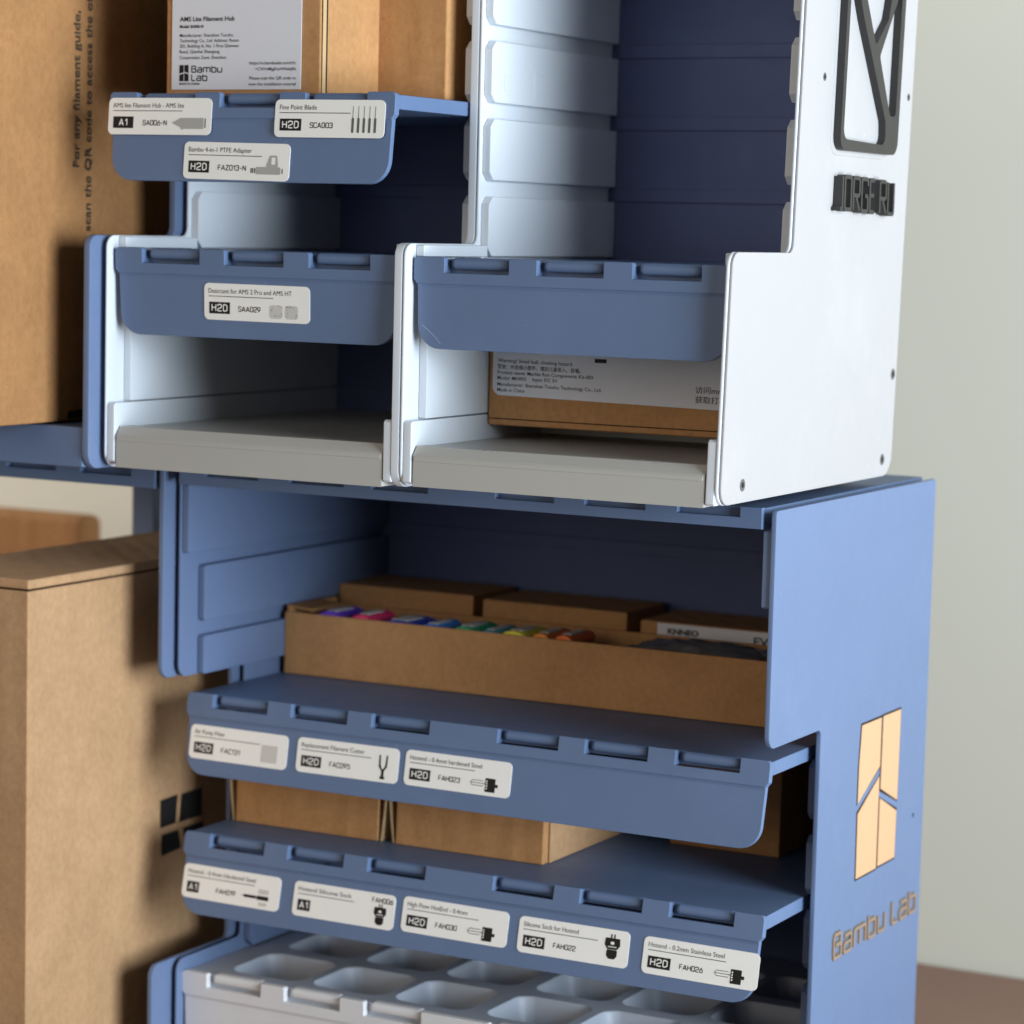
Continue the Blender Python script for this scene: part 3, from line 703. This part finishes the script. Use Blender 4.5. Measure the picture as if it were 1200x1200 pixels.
# ------------------------------------------------------------------ cardboard boxes
def carton(name, label, x0, x1, y0, y1, z0, z1, mat, rot=0, bev=0.5, seam=None, cat='box', group=None):
    """closed carton: body with rounded creases; wrinkled a little so no edge is ruler straight"""
    t = thing(name, ((x0+x1)/2, y0, z0), label, cat, group)
    def wob(x, y, z):
        return (x+0.25*math.sin(z*0.11+y*0.07), y+0.25*math.sin(x*0.09+z*0.13), z)
    mb = MB(); mb.box(x0, x1, y0, y1, z0, z1, bev, 3, wob); body = put(mb, 'body', mat, t)
    t.rotation_euler.z = rot
    return t, body
# tall box on the left neighbour
bx, bb = carton('tall_box', 'tall speckled cardboard box with rotated printed text, standing on the blue rack at the left', -262, -150, -42, 148, -59.9, 132, M['card'], bev=1.0)
PL = lambda x, y, h: (-149.72+h, x, y)      # right face; x depth, y up
def vtext(mb, body, ybase, z0, length, cap, bold):
    # reads upward: text x runs up, text y runs towards -depth
    add_text(mb, body, lambda x, y, h: (-149.45, ybase-y, z0+x), width=length, cap=cap, bold=bold)
mb = MB(); vtext(mb, 'For any filament guide,', 8.2, 34.6, 57.5, 3.6, 0.012); put(mb, 'printed_text', M['inkp'], bb)
mb = MB(); vtext(mb, 'Please scan the QR code to access the official', 15.6, -6.0, 114, 3.6, 0.012); put(mb, 'printed_text', M['inkp'], bb)
mb = MB(); add_poly(mb, [(2.3, -59.2), (12.5, -58.6), (12.5, -55.6), (8, -55.9), (2.3, -56.2)], lambda x, y, h: (-149.45, x, y)); put(mb, 'printed_mark', M['ink'], bb)
# low box, front left
lb, lbb = carton('lidded_box', 'large pale cardboard box with a lid and black printed logo, low at left', -209, -150.3, -19.6, 172, -326.8, -122.0, M['card2'], bev=0.8)
mb = MB(); mb.box(-209.3, -149.9, -20.0, 172.3, -121.3, -117.6, 0.9, 3); put(mb, 'lid', M['card2'], lb)
mb = MB(); mb.box(-208, -151.2, -18.5, 171, -122.2, -121.1, 0); put(mb, 'lid_gap', M['seam'], lb)
PLB = lambda x, y, h: (-149.7, x, y)
for pts in ([(65.8, -215.2), (77.4, -214.6), (76.2, -226.0), (66, -226.4)], [(80.6, -215), (94.6, -214.6), (94.9, -226.2), (79.1, -226.2)],
            [(66.7, -229.4), (77.9, -229.2), (80.2, -237), (66.8, -238)], [(81.6, -229.1), (95.6, -228.8), (97.6, -237.4), (84.1, -237.3)]):
    mb = MB(); add_poly(mb, pts, PLB); put(mb, 'printed_logo_piece', M['ink'], lbb)
fb, _ = carton('far_box', 'blurred brown cardboard box against the wall behind the lidded box', -470, -364, 300, 318, -326.9, -135.0, M['card'], bev=5)

# two boxes on the top tray
b1, b1b = carton('labelled_box', 'cardboard box with a white address sticker, on the topmost tray', -108.6, -42.6, 5.0, 60, 61.0, 112, M['card3'], bev=0.9)
mb = MB()
mb.box(-105.6, -50.4, 4.35, 4.6, 62.9, 108, 0); st1 = put(mb, 'sticker', M['paper'], b1)
PF = lambda x, y, h: (x, 4.28-h, y)
xs = -103.0
xs = -102.2
def bt(tx, x0_, z, wd, cap, bo, al='L'):
    mb = MB(); add_text(mb, tx, lambda x, y, h: PF(x0_+x, z+y, 0), width=wd, cap=cap, bold=bo, align=al); put(mb, 'printed_text', M['ink'], st1)
for tx, z, wd, cap, bo in [('AMS Lite Filament Hub', 87.3, 23.6, 1.65, .02), ('Model: SA006-N', 84.9, 10.2, 1.1, .03), ('Manufacturer: Shenzhen Tuozhu', 81.7, 23.0, 1.2, 0.004),
         ('Technology Co., Ltd. Address: Room', 79.8, 25.5, 1.2, 0.004), ('201, Building A, No. 1 First Qianwan', 77.9, 25.5, 1.2, 0.004), ('Road, Qianhai Shengang', 75.9, 17.3, 1.2, 0.004),
         ('Cooperation Zone, Shenzhen', 73.8, 20.2, 1.2, 0.004), ('MADE IN CHINA', 64.6, 9.0, 0.8, .02)]:
    bt(tx, xs, z, wd, cap, bo)
for tx, z, wd in (('https://e.bambulab.com/t?c', 71.7, 19.6), ('=CWmMjgKarW6dqRh', 69.6, 17.2), ('Please scan the QR code to', 66.4, 19.6), ('view the installation tutorial', 64.3, 20.0)):
    bt(tx, -52.4, z, wd, 1.15, 0.006, 'R')
mb = MB(); 
stroke_text(mb, 'Bambu', lambda x, y, h: PF(-97.0+x, 68.9+y, h), 13.4, 2.6, 0.16); put(mb, 'printed_text', M['ink'], st1)
mb = MB(); stroke_text(mb, 'Lab', lambda x, y, h: PF(-97.0+x, 65.9+y, h), 7.0, 2.6, 0.16); put(mb, 'printed_text', M['ink'], st1)
def small_logo(mb, x, z, w, h, P):
    f = lambda u, v: (x+u*w, z+v*h)
    for q in ([f(0, .46), f(.46, .56), f(.46, 1), f(0, 1)], [f(.54, .6), f(1, .5), f(1, 1), f(.54, 1)][::1], [f(0, 0), f(.46, 0), f(.46, .48), f(0, .38)], [f(.54, 0), f(1, 0), f(1, .42), f(.54, .52)]):
        add_poly(mb, q, P, 0.0)
mb = MB(); small_logo(mb, -102.2, 65.9, 4.0, 5.8, PF); put(mb, 'printed_logo', M['ink'], st1)
mb = MB(); mb.box(-42.2, -41.9, 5.2, 7.4, 61.2, 111.5, 0.1); put(mb, 'flap_edge', M['edge'], b1)
mb = MB(); mb.box(-42.35, -41.95, 7.7, 8.4, 61.2, 111.5, 0); put(mb, 'flap_gap', M['seam'], b1)
b2, _ = carton('plain_box', 'plain cardboard box right of the one with the white sticker, on the topmost tray', -48.0, -14.2, 45, 110, 61.0, 125, M['card3'], bev=0.9)
mb = MB(); mb.box(-51.0, -48.6, 46.5, 108, 61.1, 125, 0.3); put(mb, 'side_flap', M['card'], b2)
# box in the right white module
b3, b3b = carton('stickered_box', 'cardboard box with a white warning sticker, inside the lower bay of the right white rack', 3.4, 114, 50, 140, -55.2, -12, M['card3'], bev=0.8)
mb = MB(); mb.prism(rounded([(5.4, -44.0), (118, -44.0), (118, -16), (5.4, -16)], [3, 0, 0, 3]), 'Y', 49.35, 49.6, 0); 
mb.bm.free(); mb = MB()
mb.prism(rounded([(5.2, -44.2), (112.5, -45.6), (112.5, -16), (5.2, -16)], [3.2, 0.2, 0.2, 2]), 'Y', 49.4, 49.62, 0, 1)
st3 = put(mb, 'sticker', M['paper'], b3)
PS = lambda x, y, h: (x, 49.33-h, y)
for k, (tx, z, wd) in enumerate((('Warning! Small ball, choking hazard.', -32.2, 30.5), ('警告：内含细小部件，慎防儿童吸入、吞咽。', -34.5, 33.5), ('Product name: Marble Run Components Kit-003', -36.5, 38.5),
                  ('Model: MH003', -38.5, 11.6), ('Manufacturer: Shenzhen Tuozhu Technology Co., Ltd.', -40.8, 42.0), ('Made in China', -42.8, 11.2))):
    mb = MB(); add_text(mb, tx, lambda x, y, h: PS(7.2+x, z-0.008*x+y, 0), width=wd, cap=1.3, bold=0.006); put(mb, 'printed_text', M['ink'], st3)
for tx, x0_, z, wd, cap in (('Input: DC 5V', 21.5, -38.6, 10.0, 1.3), ('访问makerworld', 85.6, -39.6, 21, 1.9), ('获取打印文件', 85.6, -43.0, 18, 1.9)):
    mb = MB(); add_text(mb, tx, lambda x, y, h: PS(x0_+x, z+y, 0), width=wd, cap=cap, bold=0.006); put(mb, 'printed_text', M['ink'], st3)
mb = MB(); add_poly(mb, rect(46.2, 50.9, -30.9, -29.5), PS); put(mb, 'printed_mark', M['ink'], st3)
mb = MB(); mb.box(3.9, 113.6, 49.55, 49.95, -52.9, -52.6, 0); put(mb, 'flap_gap', M['seam'], b3)

# open box on the upper wide tray, with coloured tubes
ob = thing('open_box', (-18, 115, -167.4), 'long open-topped cardboard box of coloured tubes, on the upper wide tray', 'box')
mb = MB()
def wv(x, y, z): return (x, y+0.35*math.sin(x*0.05), z+(0.0 if z < -150 else 0.4*math.sin(x*0.045)))
mb.box(-123.95, 116, 115, 116.6, -167.3, -142.2, 0.35, 2, wv); 
mb.box(-123.9, -121.4, 116.7, 152, -167.3, -139.5, 0.3); mb.box(114.4, 116, 116.7, 152, -167.3, -139.5, 0.3)
mb.box(-123.0, 116, 152.1, 153.6, -167.3, -142.4, 0.3); mb.box(-121, 114, 117, 152, -167.3, -166, 0)
put(mb, 'body', M['card3'], ob)
mb = MB(); mb.box(-123.9, -112, 116.8, 140, -140.4, -139.2, 0.3, 2, lambda x, y, z: (x, y, z-(x+123)*0.09)); put(mb, 'corner_flap', M['card'], ob)
mb = MB(); mb.box(-84, -46, 114.55, 114.9, -168.0, -161, 0.1) if False else None
def ctube(xa, xb, col, word, z=-142.2, yb=139, lab=None):
    mt = plastic(word.replace(' ', '_')+'_tube', col, 0.35, 0.05, 0.1, 0.6)
    r = (xb-xa)/2*0.95
    cx = (xa+xb)/2
    mb = MB(); n = 20
    z = z+1.3; pts = [(cx+r*math.cos(2*math.pi*i/n), z-2.6+2.8*math.sin(2*math.pi*i/n)) for i in range(n)]
    mb.prism(pts, 'Y', 117.4, yb, 0.8, 3)
    mb.box(cx-r*0.45, cx+r*0.45, 121, 134, z-0.2, z+0.38, 0.12, 1, mi=1)
    o = mb.build('tube', [mt, M['pale']], None, (cx, 134, z-2.4))
    tag(o, lab or (word+' glossy tube lying in the long open cardboard box'), 'tube', 'coloured tubes in the open box'); return o
ctube(-110.5, -99.5, (0.16, 0.05, 0.60, 1), 'purple')
ctube(-94.5, -85.0, (0.85, 0.04, 0.16, 1), 'pink red')
ctube(-82.0, -64.0, (0.02, 0.07, 0.50, 1), 'dark blue', -143.2)
ctube(-62.5, -53.5, (0.05, 0.28, 0.85, 1), 'bright blue', -143.3)
ctube(-48.0, -36.5, (0.03, 0.38, 0.16, 1), 'green', -142.8)
ctube(-35.5, -28.0, (0.06, 0.45, 0.55, 1), 'teal', -143.4)
ctube(-26.0, -13.5, (0.90, 0.80, 0.05, 1), 'yellow', -142.6)
ctube(-12.0, -3.5, (0.90, 0.28, 0.03, 1), 'orange', -142.4)
ctube(-2.0, 6.5, (0.90, 0.16, 0.02, 1), 'burnt orange', -142.2, 139, 'burnt orange glossy tube at the right end of the row in the open box')
# clear bag, crumpled
mb = MB(); t = bmesh.new(); nx, ny = 22, 12; g = []
for j in range(ny):
    row = []
    for i in range(nx):
        u, v = i/(nx-1), j/(ny-1)
        row.append(t.verts.new((27+u*55, 119+v*30, -143.6+3.2*math.sin(math.pi*u)*math.sin(math.pi*v)+random.uniform(-.9, .9))))
    g.append(row)
for j in range(ny-1):
    for i in range(nx-1): t.faces.new((g[j][i], g[j][i+1], g[j+1][i+1], g[j+1][i]))
r = bmesh.ops.extrude_face_region(t, geom=t.faces[:])
for e in r['geom']:
    if isinstance(e, bmesh.types.BMVert): e.co.z = -164-random.random()
me = bpy.data.meshes.new('o'); t.to_mesh(me); t.free(); mb.bm.from_mesh(me); bpy.data.meshes.remove(me)
tag(mb.build('plastic_bag', M['film'], None, (54, 134, -164)), 'crumpled grey plastic bag in the right end of the open cardboard box', 'bag')
# three closed boxes behind it
g3 = 'closed boxes behind the open box'
carton('small_box', 'closed small cardboard box behind the open one, leftmost of three in the dark bay', -124, -59.5, 157, 195, -167.2, -134.6, M['card3'], group=g3)
carton('small_box', 'closed small cardboard box behind the open one, middle of three in the dark bay', -55.0, 10.5, 157, 195, -167.2, -135.6, M['card3'], group=g3)
bk, bkb = carton('small_box', 'closed small cardboard box with a pale printed strip, behind the open one', 16.5, 112, 157, 195, -167.2, -137.8, M['card3'], group=g3)
mb = MB(); mb.box(24.5, 112, 156.4, 156.65, -143.8, -138.2, 0); sk = put(mb, 'sticker', M['paper'], bk)
mb = MB(); add_text(mb, 'KNNEO', lambda x, y, h: (29+x, 156.3, -142.2+y), width=13.5, cap=2.2, bold=0.05); add_text(mb, 'EVOX', lambda x, y, h: (66+x, 156.3, -143.4+y), width=15, cap=3.2, bold=0.02)
put(mb, 'printed_text', M['ink'], sk)
# boxes on the lower wide tray
g4 = 'plain boxes on the lower wide tray'
def tuck(t, x, y0, z0, z1, side):
    """bowed tuck flap standing off the side of a carton"""
    mb = MB(); n = 8; pts = []
    for k in range(n+1): pts.append((x+side*(0.5+2.0*math.sin(k/n*math.pi*0.5)), z0+(z1-z0)*k/n))
    pts2 = [(p[0]+side*0.7, p[1]) for p in pts][::-1]
    mb.prism(pts+pts2, 'Y', y0, y0+45, 0.1, 1); put(mb, 'side_flap', M['edge'], t)
q1, _ = carton('plain_box', 'plain cardboard box at the left end of the lower wide tray', -122.6, -56.6, 79, 150, -222.4, -198.5, M['card3'], group=g4)
q2, _ = carton('plain_box', 'plain cardboard box whose right side is in view, second on the lower wide tray', -48.6, 15.6, 79, 150, -222.4, -198.5, M['card3'], group=g4)
tuck(q1, -56.3, 79.2, -222.3, -199, 1); tuck(q2, -48.9, 79.2, -222.3, -199, -1); tuck(q1, -122.9, 79.2, -222.3, -199, -1)
mb = MB(); mb.box(15.9, 16.5, 83, 149.5, -222.2, -198.8, 0.1, 1, lambda x, y, z: (x+(0.8*(y-83)/66 if False else 0), y, z)); put(mb, 'side_panel', M['card2'], q2)
q3, _ = carton('plain_box', 'dark brown cardboard box at the right end of the lower wide tray, behind its flap', 40, 86, 141, 190, -222.4, -180, M['card3'], group=g4)
